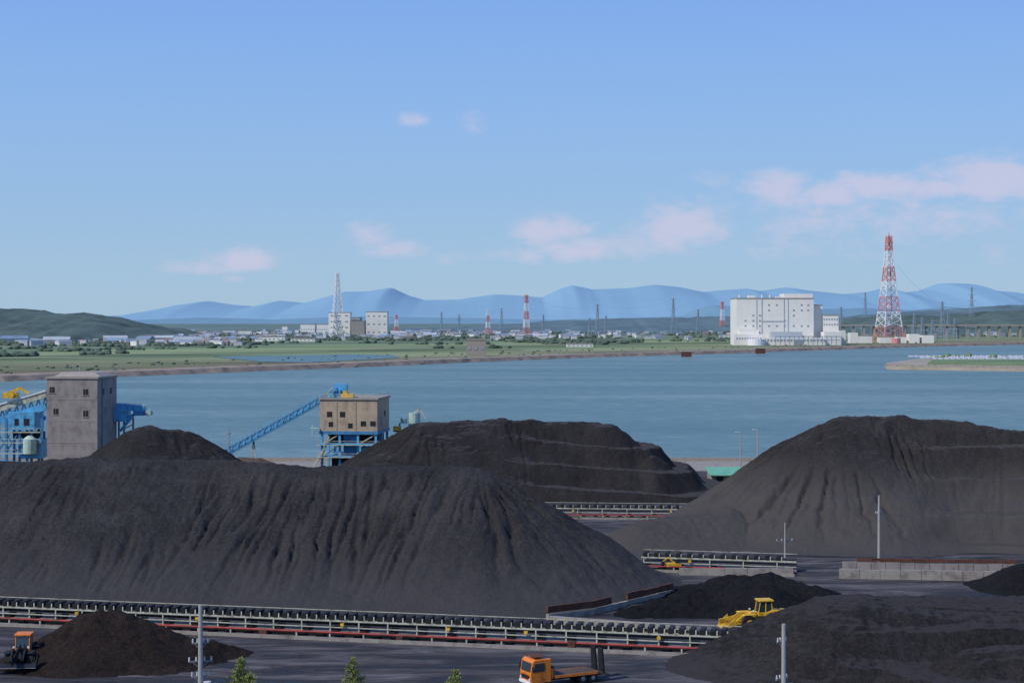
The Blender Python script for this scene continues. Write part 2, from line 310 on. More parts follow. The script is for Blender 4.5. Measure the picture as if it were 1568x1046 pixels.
def strip(name,pts,sect,mat,jit=0.0):
    v=[];f=[];m=len(sect)
    dens=[]
    for a,c in zip(pts[:-1],pts[1:]):
        L=math.hypot(c[0]-a[0],c[1]-a[1]); k=max(1,int(L/15))
        for t in range(k): dens.append((a[0]+(c[0]-a[0])*t/k,a[1]+(c[1]-a[1])*t/k))
    dens.append(pts[-1])
    for p in dens:
        for d,z in sect:
            q=inland(p,d+random.uniform(-jit,jit)); v.append((q[0],q[1],z+random.uniform(-jit,jit)*0.15))
    for i in range(len(dens)-1):
        for j in range(m-1): f.append((i*m+j,(i+1)*m+j,(i+1)*m+j+1,i*m+j+1))
    meshobj(name,v,f,[mat])
strip('stone_dike',SH[1:-1],[(-6,-3),(-1,1.2),(2,1.6),(10,1.7),(14,0.2)],'stone',1.0)
strip('shore_road',SH[1:-1],[(34,0.1),(34,0.7),(44,0.7),(44,0.1)],'sand',0.0)
pv=[(325,546),(400,554),(470,555),(560,551),(612,547.5),(600,543.5),(540,542.5),(430,544.5)]
meshobj('pond',[(gx(u,gy(v,0.3)),gy(v,0.3),0.3) for u,v in pv],[tuple(range(len(pv)))],['water'])
sp=[(1357,566),(1460,567.5),(1600,569.5),(1900,574),(1900,553),(1600,548),(1480,549),(1420,551.5),(1357,560)]
b=B('breakwater_spit')
def slab(b,pts,z0,z1):
    n=len(pts); vs=[(x,y,z0) for x,y in pts]+[(x,y,z1) for x,y in pts]
    b.add(vs,[tuple(range(n,2*n))]+[(i,(i+1)%n,(i+1)%n+n,i+n) for i in range(n)])
P=[(gx(u,gy(v,-2)),gy(v,-2)) for u,v in sp]
b.part('sand_bank','sand'); slab(b,P,-4,0.4)
P2=[(gx(u,gy(v,0)),gy(v,0)) for u,v in [(1420,559),(1568,561),(1900,566),(1900,554),(1568,549),(1430,551.5)]]
b.part('grass_top','grass'); slab(b,P2,0.4,1.2)
b.part('seawall','concrete')
for (a,c) in zip(P[:3],P[1:4]): b.beam((a[0],a[1]+4,0.6),(c[0],c[1]+4,0.6),2.5,2.6)
b.done()
b=B('solar_panel_array'); b.part('panels','plantg')
for i in range(26):
    for j in range(3):
        Y=1500+j*45; X=gx(1428+i*9,1500)
        b.hexa([(X,Y,1.2),(X+4.4,Y,1.2),(X+4.4,Y+4,2.6),(X,Y+4,2.6),(X,Y,1.4),(X+4.4,Y,1.4),(X+4.4,Y+4,2.8),(X,Y+4,2.8)])
b.part('posts','twr_w')
for i in range(26): X=gx(1428+i*9,1500); b.box(X+2,X+2.4,1503,1503.4,1.2,5)
b.done()
# ---------------------------------------------------------------- hills & mountains
def hill(name,prof,Y,depth,mat,nx=300,ny=26,amp=5,seed=0,fs=0.02,big=3.0):
    us=np.array([p[0] for p in prof],float); vs=np.array([p[1] for p in prof],float)
    uu=np.linspace(us[0],us[-1],nx); zz=H-(np.interp(uu,us,vs)-HV)/F*Y
    t=np.linspace(-1,1,ny); X=np.zeros((ny,nx)); YY=np.zeros((ny,nx)); Z=np.zeros((ny,nx))
    for j,a in enumerate(t):
        X[j]=(uu-U0)/F*Y; YY[j]=Y+a*depth+ (fbm(uu*0.02,uu*0,seed+1)-0.5)*depth*0.1*big
        Z[j]=zz*(1-abs(a)**1.6)
    k=(1-np.abs(t)**3)[:,None]
    Z=Z+(fbm(X*fs,YY*fs,seed,5)-0.5)*2*amp*k + (fbm(X*fs*0.25,YY*fs*0.25,seed+4,3)-0.5)*amp*big*k*(np.abs(t)[:,None])-2
    v,f=gridmesh(X,YY,Z); meshobj(name,v,f,[mat],smooth=True)
mt2=[(-900,470),(-500,466),(-200,480),(100,486),(190,483),(215,484),(245,476),(285,466),(320,461),(350,466),(395,470),(430,460),(470,464),(500,455),(530,446),(565,446),(600,440),(625,452),(650,459),(700,459),(760,451),(830,455),(855,443),(875,437),(905,443),(960,441),(1000,436),(1040,440),(1075,447),(1110,444),(1140,442),(1160,446),(1200,440),(1240,445),(1290,450),(1335,446),(1352,441),(1380,448),(1415,444),(1440,434),(1480,434),(1500,443),(1540,447),(1568,452),(1800,444),(2300,460)]
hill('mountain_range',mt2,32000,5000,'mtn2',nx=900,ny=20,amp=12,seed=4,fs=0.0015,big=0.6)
mt1=[(-600,480),(190,492),(300,486),(420,489),(560,484),(700,487),(850,490),(980,486),(1045,484),(1065,474),(1090,467),(1120,469),(1160,472),(1250,473),(1320,471),(1400,475),(1450,470),(1500,473),(1568,470),(1900,462)]
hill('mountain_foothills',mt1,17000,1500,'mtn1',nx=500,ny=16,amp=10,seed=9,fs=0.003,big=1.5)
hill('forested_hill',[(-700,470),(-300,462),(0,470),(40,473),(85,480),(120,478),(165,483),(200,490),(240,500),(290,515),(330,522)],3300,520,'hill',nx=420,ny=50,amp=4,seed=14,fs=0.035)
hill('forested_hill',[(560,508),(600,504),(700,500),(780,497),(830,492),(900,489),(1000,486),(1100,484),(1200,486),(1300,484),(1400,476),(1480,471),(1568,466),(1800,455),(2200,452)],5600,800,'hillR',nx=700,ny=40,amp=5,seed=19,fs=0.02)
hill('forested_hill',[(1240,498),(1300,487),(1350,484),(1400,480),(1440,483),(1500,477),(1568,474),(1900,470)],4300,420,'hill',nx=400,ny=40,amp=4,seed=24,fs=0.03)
# ---------------------------------------------------------------- distant woods
def ico():
    import bmesh
    bm=bmesh.new(); bmesh.ops.create_icosphere(bm,subdivisions=2,radius=1); v=np.array([x.co[:] for x in bm.verts]); f=np.array([[q.index for q in p.verts] for p in bm.faces]); bm.free(); return v,f
IV,IF=ico()
def crowns(name,P,mat,rmin,rmax,flat=0.8):
    V=[];Fs=[]
    for k,(x,y,z) in enumerate(P):
        r=random.uniform(rmin,rmax); s=np.array([r*random.uniform(.9,1.7),r*random.uniform(.9,1.5),r*flat*random.uniform(.7,1.2)])
        jit=1+rng.uniform(-0.28,0.28,(len(IV),1)); V.append(IV*jit*s+np.array([x,y,z+s[2]*0.5])); Fs.append(IF+k*len(IV))
    meshobj(name,np.concatenate(V),np.concatenate(Fs),[mat])
def shoreY(x):
    xs=[p[0] for p in SH]; ys=[p[1] for p in SH]; return float(np.interp(x,xs,ys))
def din(x,y): return (y-shoreY(x))*0.573
P=[]
tries=0
while len(P)<4600 and tries<320000:
    tries+=1
    u=random.uniform(-60,1640); Y=2150*math.exp(random.uniform(0,0.88)); x=gx(u,Y); d=din(x,Y)
    if d<330: continue
    nz=float(fbm(np.array(x*0.004+Y*0.001),np.array(Y*0.008),50,3))
    lim=0.64 if d<900 else 0.50
    if u<420: lim-=0.05
    if nz>lim: P.append((x,Y,0))
for (d0,k0,k1,cnt_,sp_) in [(470,3,8,300,7),(640,2,10,480,14),(820,2,12,560,20)]:
    for i in range(cnt_):
        k=k0+random.random()*(k1-k0); a=SH[int(k)]; c=SH[min(int(k)+1,len(SH)-1)]; fr=k-int(k)
        if float(vn(np.array(k*5.0),np.array(d0*1.0),9))<0.5: continue
        q=inland((a[0]+(c[0]-a[0])*fr,a[1]+(c[1]-a[1])*fr),d0+random.gauss(0,sp_)); P.append((q[0],q[1],0))
crowns('distant_woodland',P,'ftree',1.8,4.2)
P=[]
for i in range(170):
    t=random.random(); k=3+t*11; a=SH[int(k)]; c=SH[min(int(k)+1,len(SH)-1)]; fr=k-int(k)
    q=inland((a[0]+(c[0]-a[0])*fr,a[1]+(c[1]-a[1])*fr),random.choice([60,130,180])+random.gauss(0,8))
    P.append((q[0],q[1],0))
crowns('shore_shrubs',P,'ftree',0.7,1.5)
P=[(gx(u,1560)+random.uniform(-4,4),1540+random.uniform(-20,60),1) for u in [1425,1432,1470,1476,1500,1508,1520,1548,1552,1440,1560,1460]]
crowns('spit_shrubs',P,'grass',1.6,3.0)
# ---------------------------------------------------------------- town
b=B('distant_town'); cols=['townw','townw','plantw','concrete','plantg']; rf=['roofs','roofr','roofb','roofs','plantg']
def house(x,y,w,d,h,wm,rm,ang):
    ca,sa=math.cos(ang),math.sin(ang); T=lambda a,c,z:(x+a*ca-c*sa,y+a*sa+c*ca,z)
    b.part('walls_'+wm,wm); b.hexa([T(-w,-d,0),T(w,-d,0),T(w,d,0),T(-w,d,0),T(-w,-d,h),T(w,-d,h),T(w,d,h),T(-w,d,h)])
    b.part('roofs_'+rm,rm); e=1.06; r=h+d*0.55
    vs=[T(-w*e,-d*e,h+.02),T(w*e,-d*e,h+.02),T(w*e,d*e,h+.02),T(-w*e,d*e,h+.02),T(-w*e,0,r),T(w*e,0,r)]
    b.add(vs,[(0,1,5,4),(2,3,4,5),(1,2,5),(3,0,4),(3,2,1,0)])
cnt=0
while cnt<600:
    u=random.choice([random.uniform(20,360),random.uniform(40,1568),random.uniform(280,900)]); Y=random.uniform(2350,4300) if u<400 else random.uniform(3000,5000)
    x=gx(u,Y)
    if din(x,Y)<350: continue
    if 1110<u<1310 and Y<3200: continue
    s=random.uniform(3,5.5) if random.random()<0.92 else random.uniform(8,13)
    house(x,Y,s*random.uniform(1,1.8),s*0.7,random.uniform(4,7),random.choice(cols),random.choice(rf),random.uniform(-0.6,0.6)); cnt+=1
b.done()
def flatbld(name,u0,u1,vt,vb,Y,depth=30,wall='plantw',rows=0,cols_=0,yaw=0,roof='conc_edge'):
    w=(u1-u0)/F*Y; zt=gz(vt,Y); x0=gx(u0,Y)
    b=B(name,(x0,Y,0),yaw); b.part('walls',wall); b.box(0,w,0,depth,-0.5,zt)
    b.part('roof_parapet',roof); b.box(-0.5,w+.5,-0.5,depth+.5,zt+0.01,zt+1.0)
    if rows:
        b.part('windows','hazewin')
        for r in range(rows):
            for c in range(cols_):
                zz=zt*(r+0.5)/rows; cx=w*(c+0.5)/cols_; b.box(cx-w/cols_*0.2,cx+w/cols_*0.2,-0.3,0.1,zz-min(zt/rows*0.14,1.4),zz+min(1.4,zt/rows*0.14))
    b.done()
for a in [(365,385,507,513,3900),(396,436,516,527,2900),(400,437,512,516,3600),(445,482,519,527,2850),(460,482,497,507,4200),(295,310,521,528,2900),(432,440,500,508,4200),(485,505,497,508,4200),(868,908,527,537,2250),(785,812,512,517,3700),(560,600,541,546,1950),(320,345,521,528,2900),(90,112,531,537,2350)]:
    flatbld('warehouse',*a[:4],a[4],25,rows=1,cols_=6)
flatbld('pump_house',714,744,521,544,gy(546),12,wall='conc_edge',rows=1,cols_=3)
flatbld('dike_shed',1044,1059,539,544,gy(546),8,wall='rust'); flatbld('dike_shed',1158,1172,534,540,gy(541),8,wall='rust')
def lattice(name,u,vt,vb,Y,wb,wt,bands,members,nseg=10,arms=0,armw=0.14):
    z1=gz(vt,Y); x=gx(u,Y); hgt=z1
    b=B(name,(x,Y,0),0.3)
    def wd(t): return wb*(1-t)**1.35+wt*(1-(1-t)**1.35)
    for i in range(nseg):
        t0,t1=i/nseg,(i+1)/nseg; m=bands[int(i*len(bands)/nseg)]
        b.part('lattice_'+m,m); a,c=wd(t0)/2,wd(t1)/2
        q0=[(-a,-a),(a,-a),(a,a),(-a,a)]; q1=[(-c,-c),(c,-c),(c,c),(-c,c)]
        for k in range(4):
            k2=(k+1)%4; A=(*q0[k],hgt*t0); Bp=(*q0[k2],hgt*t0); C=(*q1[k],hgt*t1); D=(*q1[k2],hgt*t1)
            b.beam(A,C,members*1.4); b.beam(A,D,members*0.7); b.beam(Bp,C,members*0.7); b.beam(C,D,members*.8)
    m=bands[-1]
    for k in range(arms):
        z=hgt*(0.97-0.13*k); L=hgt*armw*(1+0.12*k); b.part('crossarms',m)
        b.beam((-L/2,0,z),(L/2,0,z),members*.8); b.beam((-L/2,0,z),(0,0,z+hgt*0.03),members*.6); b.beam((L/2,0,z),(0,0,z+hgt*0.03),members*.6)
    b.done()
    return x,hgt
R_,W_,G_='twr_r','twr_w','twr_g'
x,h=lattice('red_white_transmission_tower',1361,362,523,gy(524),36,6.5,[R_,W_,R_,W_,R_,W_,R_],1.0,14,0)
b=B('tower_top_equipment',(x,gy(524),0),0.3)
b.part('platforms',W_); Y=gy(524)
for v,w in [(487,12),(438,8),(410,6.5)]: b.box(-w,w,-w,w,gz(v,Y),gz(v,Y)+1.2)
b.part('antenna',R_); b.cyl((0,0,gz(372,Y)),(0,0,gz(357,Y)),1.3,0.8,8); b.box(-5,5,-5,5,gz(372,Y),gz(370.5,Y))
b.part('dishes',W_)
for v,a in [(495,-9),(480,9),(470,-7)]: b.cyl((a,-12,gz(v,Y)),(a,-14,gz(v,Y)),3.2,3.2,10)
b.done()
lattice('white_lattice_mast',517,418,515,3750,32,6,[W_],1.3,12,0)
lattice('red_white_mast',806,452,512,3800,13,5,[R_,W_,R_,W_,R_],0.9,10,2)
lattice('red_white_mast',747,474,510,4200,11,4,[R_,W_,R_,W_],0.8,8,1)
lattice('red_white_mast',607,482,508,4400,11,4,[R_,W_,R_],0.8,8,1)
lattice('red_white_mast',1106,462,505,5000,14,5,[R_,W_,R_],0.9,8,1)
pyl=[(903,487,3900),(915,466,3900),(928,484,3900),(1031,457,4000),(1069,474,4300),(832,482,4400),(1488,440,4200),(1325,448,5200),(676,478,4700),(703,482,4700),(768,472,4800),(1400,480,3300),(1412,486,3300),(1443,462,3400),(1462,488,3300),(1452,478,3500),(1428,490,3200),(1288,470,3600)]
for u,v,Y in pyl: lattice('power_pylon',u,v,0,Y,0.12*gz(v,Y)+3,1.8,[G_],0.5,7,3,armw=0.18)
for a in [(503,536,479,512,3740,'plantw',4,3),(538,558,492,514,3700,'conc_edge',3,3),(560,593,478,513,3760,'plantw',3,4),(524,552,487,512,3790,'plantg',2,2)]:
    flatbld('distant_block_building',a[0],a[1],a[2],a[3],a[4],40,wall=a[5],rows=a[6],cols_=a[7])
# ---------------------------------------------------------------- white power plant
Y=2440; S=Y/F; b=B('white_power_plant',(gx(1128,Y),Y,0),0.0)
def pb(u0,u1,vt,vb,y0,y1,m='plantw',pn='walls'):
    b.part(pn,m); b.box((u0-1128)*S,(u1-1128)*S,y0,y1,max((528-vb)*S,-1),(528-vt)*S)
pb(1128,1246,457,528,0,70); pb(1148,1158,452,457,10,25); pb(1202,1246,449.5,457,8,50); pb(1190,1199,454,457,10,22)
pb(1246,1262,467,528,15,60); pb(1262,1286,482,528,10,50); pb(1286,1296,506,528,5,30)
pb(1121,1166,511,528,-25,-1); pb(1130,1160,504,511,-14,-1); pb(1166,1258,517,528,-30,-1); pb(1178,1225,508,517,-18,-1,'plantg','annex'); pb(1258,1284,508,528,-20,9)
b.part('cornice','conc_edge')
for (u0,u1,v,y0,y1) in [(1128,1246,457,-.8,70.5),(1246.5,1262,467,14,60),(1262.5,1286,482,9,50)]: b.box((u0-1128)*S-.6,(u1-1128)*S+.6,y0,y1,(528-v)*S+.02,(528-v)*S+1.0)
b.part('windows','hazewin')
for u in [1140,1152,1162,1176,1188,1200,1214,1226,1236]:
    for v in [468,476,484,492,500]:
        if (u*7+v*3)%5<2 or v in(500,): b.box((u-1128)*S,(u-1128)*S+2.6,-.35,.1,(528-v)*S,(528-v)*S+2.2)
for u in range(1124,1164,4): b.box((u-1128)*S,(u-1128)*S+1.8,-25.35,-24.9,(528-519)*S,(528-519)*S+2.5)
for u in range(1170,1256,5): b.box((u-1128)*S,(u-1128)*S+2.2,-30.35,-29.9,(528-522)*S,(528-522)*S+3)
for u in range(1263,1284,4):
    for v in (490,498): b.box((u-1128)*S,(u-1128)*S+2,9.7,10.1,(528-v)*S,(528-v)*S+2.4)
b.part('pilasters','plantg')
for u in [1158,1166,1200,1206]: b.box((u-1128)*S,(u-1128)*S+.9,-.6,-.02,0,70*S)
b.box((1166-1128)*S,(1200-1128)*S,-.7,-.1,36*S,37*S)
b.part('dark_doors','hazewin')
b.box((1210-1128)*S,(1224-1128)*S,-30.6,-30.4,0,8)
b.part('stacks','plantw')
for u in [1135,1170,1182,1222,1233]: b.cyl(((u-1128)*S,20,71*S),((u-1128)*S,20,77*S),1.2,1.2,8)
b.part('tank','twr_w'); b.cyl((25*S,-36,0),(25*S,-36,9),13,13,20)
b.part('pipe_rack','twr_g')
for i in range(14):
    X=(1180+i*7-1128)*S; b.box(X,X+1,-45,-44,0,12)
b.box(52*S,150*S,-45.5,-43.5,12,13.2); b.box(52*S,150*S,-45.5,-43.5,7,8)
b.done()
b=B('viaduct'); b.part('deck','conc_edge'); Yv=3300; b.box(gx(1285,Yv),gx(1640,Yv),Yv,Yv+14,24,27); b.part('piers','conc_edge')
for i in range(22): X=gx(1290+i*16,Yv); b.box(X,X+4,Yv+3,Yv+9,0,23.9)
b.done()
b=B('substation'); b.part('gantries',G_)
for i in range(16):
    X=gx(1300+i*11+random.uniform(-3,3),2900); Yg=2800+random.uniform(-100,200); hh=random.uniform(14,30)
    b.beam((X,Yg,0),(X,Yg,hh),.8); b.beam((X+16,Yg,0),(X+16,Yg,hh),.8); b.beam((X-2,Yg,hh),(X+18,Yg,hh),1.0)
b.part('control_house','plantw')
for u,w,hh in [(1312,22,10),(1345,30,8),(1390,16,14),(1410,18,12),(1300,12,16),(1372,14,9)]: X=gx(u,2650); b.box(X,X+w,2640,2660,0,hh)
b.part('tanks','twr_r'); b.cyl((gx(1372,2600),2600,0),(gx(1372,2600),2600,8),7,7,12)
b.done()
# ---------------------------------------------------------------- belt conveyors
M['coal_b']=M['coal_black']
def conveyor(name,p0,p1,pitch=1.15,red=True):
    dx,dy=p1[0]-p0[0],p1[1]-p0[1]; L=math.hypot(dx,dy); b=B(name,(p0[0],p0[1],0),math.atan2(dy,dx))
    b.part('footing','concrete'); b.box(0,L,-1.5,1.5,-0.2,0.25)
    b.part('stringers','cream'); b.box(0,L,-0.95,-0.83,1.42,1.62); b.box(0,L,0.83,0.95,1.42,1.62); b.box(0,L,-1.0,-0.9,0.72,0.82)
    b.part('belt','belt'); b.box(0,L,-0.7,0.7,1.75,1.8); b.box(0,L,-0.7,0.7,1.0,1.05)
    n=int(L/pitch)
    for i in range(n):
        x=i*pitch+0.3; b.part('idlers','black'); b.box(x,x+0.55,-0.98,0.98,1.63,2.25+random.uniform(-.05,.05))
        b.part('idler_brackets','cream'); b.box(x+0.66,x+0.80,-0.99,-0.9,1.63,2.15)
        if i%3==0: b.part('legs','cream'); b.box(x,x+0.14,-0.93,-0.81,0.25,1.41); b.box(x,x+0.14,0.81,0.93,0.25,1.41); b.part('braces','black'); b.box(x+.2,x+0.9,-0.8,0.8,0.3,0.7)
    b.part('hood_rail','cream'); b.beam((0,1.2,2.35),(L,1.2,2.35),0.07)
    b.part('spillage','coal_b'); b.box(0,L,-2.3,-1.52,-.1,.18)
    if red:
        b.part('red_pipe','red'); b.cyl((0,-3.3,0.62),(L,-3.3,0.62),0.12,n=8); b.part('pipe_stands','cream')
        for i in range(int(L/4)): b.box(i*4+1,i*4+1.15,-3.42,-3.18,0,0.48)
        b.part('guard_rail','concrete'); b.box(0,L,-5.1,-4.9,0.0,0.4)
        b.part('guard_posts','black')
        for i in range(int(L/2.2)):
            if random.random()<.8: b.box(i*2.2+.5,i*2.2+1.3,-2.9,-2.4,0,0.4)
        b.part('equipment','yellow')
        for i in range(int(L/14)): xx=i*14+random.uniform(0,8); b.box(xx,xx+0.4,-1.4,-1.1,1.0,1.3)
        b.part('drive_cabinets','rust')
        for i in range(int(L/17)): xx=i*17+random.uniform(0,8); b.box(xx,xx+random.uniform(.5,1.4),-4.3,-3.7,0,random.uniform(.5,1.0))
    b.done()
conveyor('belt_conveyor',(-95,213),(33,183.5))
conveyor('belt_conveyor',(-60,318),(45,309),pitch=1.5)
conveyor('belt_conveyor',(gx(985,246),248),(gx(1220,243),243),pitch=1.6)
# ---------------------------------------------------------------- walls
def wall(name,pts,h,t=0.5,mat='concrete',panel=3.0,cap=None):
    b=B(name)
    for (a,c) in zip(pts[:-1],pts[1:]):
        L=math.hypot(c[0]-a[0],c[1]-a[1]); n=max(1,int(L/panel))
        for i in range(n):
            f0,f1=i/n,(i+1)/n-0.003; hh=h+random.uniform(-0.06,0.06)
            p=(a[0]+(c[0]-a[0])*f0,a[1]+(c[1]-a[1])*f0,hh/2); q=(a[0]+(c[0]-a[0])*f1,a[1]+(c[1]-a[1])*f1,hh/2)
            b.part('panels',mat); b.beam(p,q,t,hh)
            if cap and random.random()<0.85:
                b.part('upper_panels',cap[0]); b.beam((p[0],p[1],h+cap[1]/2+0.1),(q[0],q[1],h+cap[1]/2+0.1),t*0.6,cap[1]*random.uniform(.8,1))
    b.done()
wall('retaining_wall',[(gx(838,204),204),(gx(910,208),208),(gx(1030,222),222)],0.7,cap=('rust',0.9))
wall('retaining_wall',[(gx(840,202),201),(gx(1060,196),194)],1.0,0.6,'concrete',5)
wall('retaining_wall',[(gx(1040,240),240),(gx(1215,239),239)],1.0,0.5)
wall('retaining_wall',[(gx(1283,238),237),(gx(1535,235),234)],1.3,0.6,'concrete',2.6)
wall('steel_barrier',[(gx(1290,246),246),(gx(1600,244),243)],1.0,0.4,'conc_grey',2.0,cap=('rust',0.5))
Y=378; b=B('green_roof_shed',(gx(1090,Y),Y,0),0); b.part('walls','concrete'); b.box(0,13,0,9,0,1.4); b.part('roof','green'); b.hexa([(-.5,-1,1.42),(13.5,-1,1.42),(13.5,9.5,2.3),(-.5,9.5,2.3),(-.5,-1,1.6),(13.5,-1,1.6),(13.5,9.5,2.5),(-.5,9.5,2.5)]); b.part('doors','dark')
for i in range(4): b.box(1+i*3,2.6+i*3,-0.05,0.02,0,1.2)
b.done()
# ---------------------------------------------------------------- concrete transfer tower
Y=380; b=B('concrete_transfer_tower',(gx(72,Y),Y+0,0),-0.10)
W=11.6; D=13; zt=gz(580,Y)
b.part('walls','conc_grey'); b.box(0,W,0,D,-.5,zt)
b.part('roof','conc_edge'); b.box(-.25,W+.25,-.25,D+.25,zt+.01,zt+.45); b.hexa([(0.8,2,zt+.46),(W,2,zt+.46),(W,D-2,zt+.46),(0.8,D-2,zt+.46),(2.2,3,zt+1.3),(W-1.5,3,zt+1.3),(W-1.5,D-3,zt+1.3),(2.2,D-3,zt+1.3)])
b.part('floor_bands','conc_edge')
for v in (612,645,678): z=gz(v,Y); b.box(-.04,W+.04,-.05,D+.05,z,z+.10)
b.part('downpipe','steel'); b.cyl((W+.12,3,0),(W+.12,3,zt),.1,.1,8)
for u,v in [(86,630),(133,600),(133,633),(80,597)]:
    x=(u-72)/F*Y; z=gz(v,Y); b.part('windows','dark'); b.box(x-.55,x+.55,-.08,.02,z-.65,z+.65); b.part('window_frames','conc_grey'); b.box(x-.7,x+.7,-.12,-.02,z-.85,z-.67); b.beam((x,-.1,z-.65),(x,-.1,z+.65),.06)
b.part('windows','dark')
for y in (4,9): b.box(W-.02,W+.08,y-.5,y+.5,gz(605,Y),gz(600,Y)+.6)
b.done()
# ---------------------------------------------------------------- blue stacker complex
Y=392
b=B('blue_ship_loader',(0,0,0))
def q(u,v,y=Y): return (gx(u,y),y,gz(v,y))
b.part('gallery','cream'); b.beam(q(-120,662),q(72,603),2.2,1.5); b.part('gallery_roof','white')
a1=q(-120,655);a2=q(72,598); b.beam(a1,a2,2.6,0.35)
b.part('blue_girder','blue'); b.beam(q(-120,680),q(72,622),2.0,1.6); b.beam(q(-120,640,Y+6),q(70,640,Y+6),1,1)
for i in range(11):
    u=-40+i*11; va=608+(72-u)*0.3; b.beam(q(u,va),q(u+5,va+16),.28); b.beam(q(u+10,va-2),q(u+5,va+16),.28)
b.part('blue_house','blue'); x0=gx(18,Y)
b.box(x0,gx(58,Y),Y-3,Y+5,gz(657,Y),gz(630,Y)); b.box(gx(40,Y),gx(70,Y),Y-4,Y+3,gz(700,Y),gz(672,Y))
b.part('house_windows','dark'); b.box(gx(28,Y),gx(34,Y),Y-3.1,Y-2.95,gz(650,Y),gz(640,Y)); b.box(gx(42,Y),gx(50,Y),Y-3.1,Y-2.95,gz(650,Y),gz(640,Y)); b.box(gx(22,Y),gx(66,Y),Y-1,Y+2,gz(672,Y),gz(661,Y))
b.part('columns','blue2')
for u in (2,14,34,52,68): b.beam((gx(u,Y),Y-2,0),(gx(u,Y),Y-2,gz(640,Y)),.5); b.beam((gx(u,Y),Y+4,0),(gx(u,Y),Y+4,gz(630,Y)),.5)
for u in (2,14,34,52): b.beam((gx(u,Y),Y-2,gz(690,Y)),(gx(u+16,Y),Y-2,gz(665,Y)),.3); b.beam((gx(u,Y),Y-2,gz(665,Y)),(gx(u+16,Y),Y-2,gz(690,Y)),.3)
b.part('walkways','cream')
for v in (660,676,692): b.beam((gx(-5,Y),Y-4.5,gz(v,Y)),(gx(70,Y),Y-4.5,gz(v,Y)),.5,.2); b.beam((gx(-5,Y),Y-4.7,gz(v-6,Y)),(gx(70,Y),Y-4.7,gz(v-6,Y)),.1,.1)
b.part('tank','mint'); b.cyl((gx(55,Y),Y-5,gz(692,Y)),(gx(55,Y),Y-5,gz(670,Y)),1.5,1.5,16); b.cyl((gx(55,Y),Y-5,gz(670,Y)),(gx(55,Y),Y-5,gz(665,Y)),1.5,.5,16)
b.part('yellow_drive','yellow'); b.box(gx(8,Y),gx(28,Y),Y-2,Y+1,gz(609,Y),gz(601,Y)); b.beam(q(6,606),q(30,594),.6); b.beam(q(30,594),q(44,602),.5); b.cyl((gx(20,Y),Y-2.4,gz(604,Y)),(gx(20,Y),Y-2,gz(604,Y)),.9,.9,12)
b.part('lower_chute','yellow'); b.beam(q(-10,712),q(35,722),1.6,1.0); b.part('lower_gallery','blue'); b.beam(q(-20,704),q(45,712),1.5,.8)
b.done()
b=B('blue_reclaimer_head',(0,0,0))
b.part('boom','blue'); b.beam(q(176,622),q(222,626),1.6,1.4); b.box(gx(178,Y),gx(196,Y),Y-2,Y+3,gz(645,Y),gz(622,Y)); b.beam(q(190,640),q(224,628),.5); b.beam(q(184,660),q(206,634),.6)
b.part('counterweight','blue2'); b.box(gx(206,Y),gx(222,Y),Y-1.5,Y+1.5,gz(636,Y),gz(629,Y)); b.part('columns','steel')
for u in (182,190,204): b.beam((gx(u,Y),Y,0),(gx(u,Y),Y,gz(640,Y)),.4)
b.beam(q(182,660),q(204,650),.25); b.part('head_pulley','mint'); b.cyl((gx(228,Y),Y-1.2,gz(632,Y)),(gx(228,Y),Y+1.2,gz(632,Y)),.7,.7,14); b.beam(q(222,622),q(234,634),.3)
b.part('handrail','cream'); b.beam(q(176,617),q(224,620),.1)
for i in range(7): b.beam(q(178+i*7,617.3),q(178+i*7,622),.08)
b.done()
# ---------------------------------------------------------------- tan transfer house
Y=385; x0=gx(490,Y); b=B('transfer_house_on_stilts',(x0,Y,0),-0.12)
W=13.2; D=14; z0=gz(660,Y); z1=gz(612,Y)
b.part('walls','conc_tan'); b.box(0,W,0,D,z0,z1)
b.part('roof_cap','conc_edge'); b.box(-.3,W+.3,-.3,D+.3,z1+.01,z1+.45); b.part('roof_railing','cream')
for zz in (z1+.9,z1+1.3): b.beam((-.2,-.2,zz),(W+.2,-.2,zz),.07); b.beam((W+.2,-.2,zz),(W+.2,D+.2,zz),.07)
for i in range(14): b.beam((i*W/13,-.2,z1+.45),(i*W/13,-.2,z1+1.3),.07)
b.part('windows','dark')
for x in (1.6,4.6,9.4,11.6): b.box(x,x+1.2,-.06,.02,z0+1.2 if x>9 else z0+3.2,z0+2.3 if x>9 else z0+4.4)
for x,z in ((2.0,z0+1.0),(6.5,z0+0.7)): b.box(x,x+1.0,-.06,.02,z,z+1.1)
b.part('frames','conc_tan')
for x in (3.8,8.2): b.box(x-.12,x+.12,-.1,-.01,z0,z1)
b.part('louvre','steel'); b.box(W-.02,W+.06,3,6,z0+1,z0+3.2); b.part('side_windows','dark'); b.box(W-.02,W+.07,8,9.5,z0+3,z0+4.3)
b.part('base_beam','blue2'); b.box(-.15,W+.15,-.15,D+.15,z0-.7,z0-.01)
b.part('columns','blue')
for x in (0.4,4.5,8.7,W-.4):
    for y in (0.4,7,D-.4): b.beam((x,y,0),(x,y,z0-.7),.5)
b.part('floors','blue')
for z in (z0-3.2,z0-6): b.box(0,W,0,D,z,z+.35)
b.part('braces','cream')
for (x,xx) in ((0.4,4.5),(8.7,W-.4)):
    b.beam((x,.3,z0-3),(xx,.3,z0-.7),.22); b.beam((x,.3,z0-6),(xx,.3,z0-3.1),.22)
b.beam((0,-.4,3.5),(2.2,-.4,z0-1.2),.3); b.beam((-1.8,-.6,2),(1,-.6,z0-4),.4)
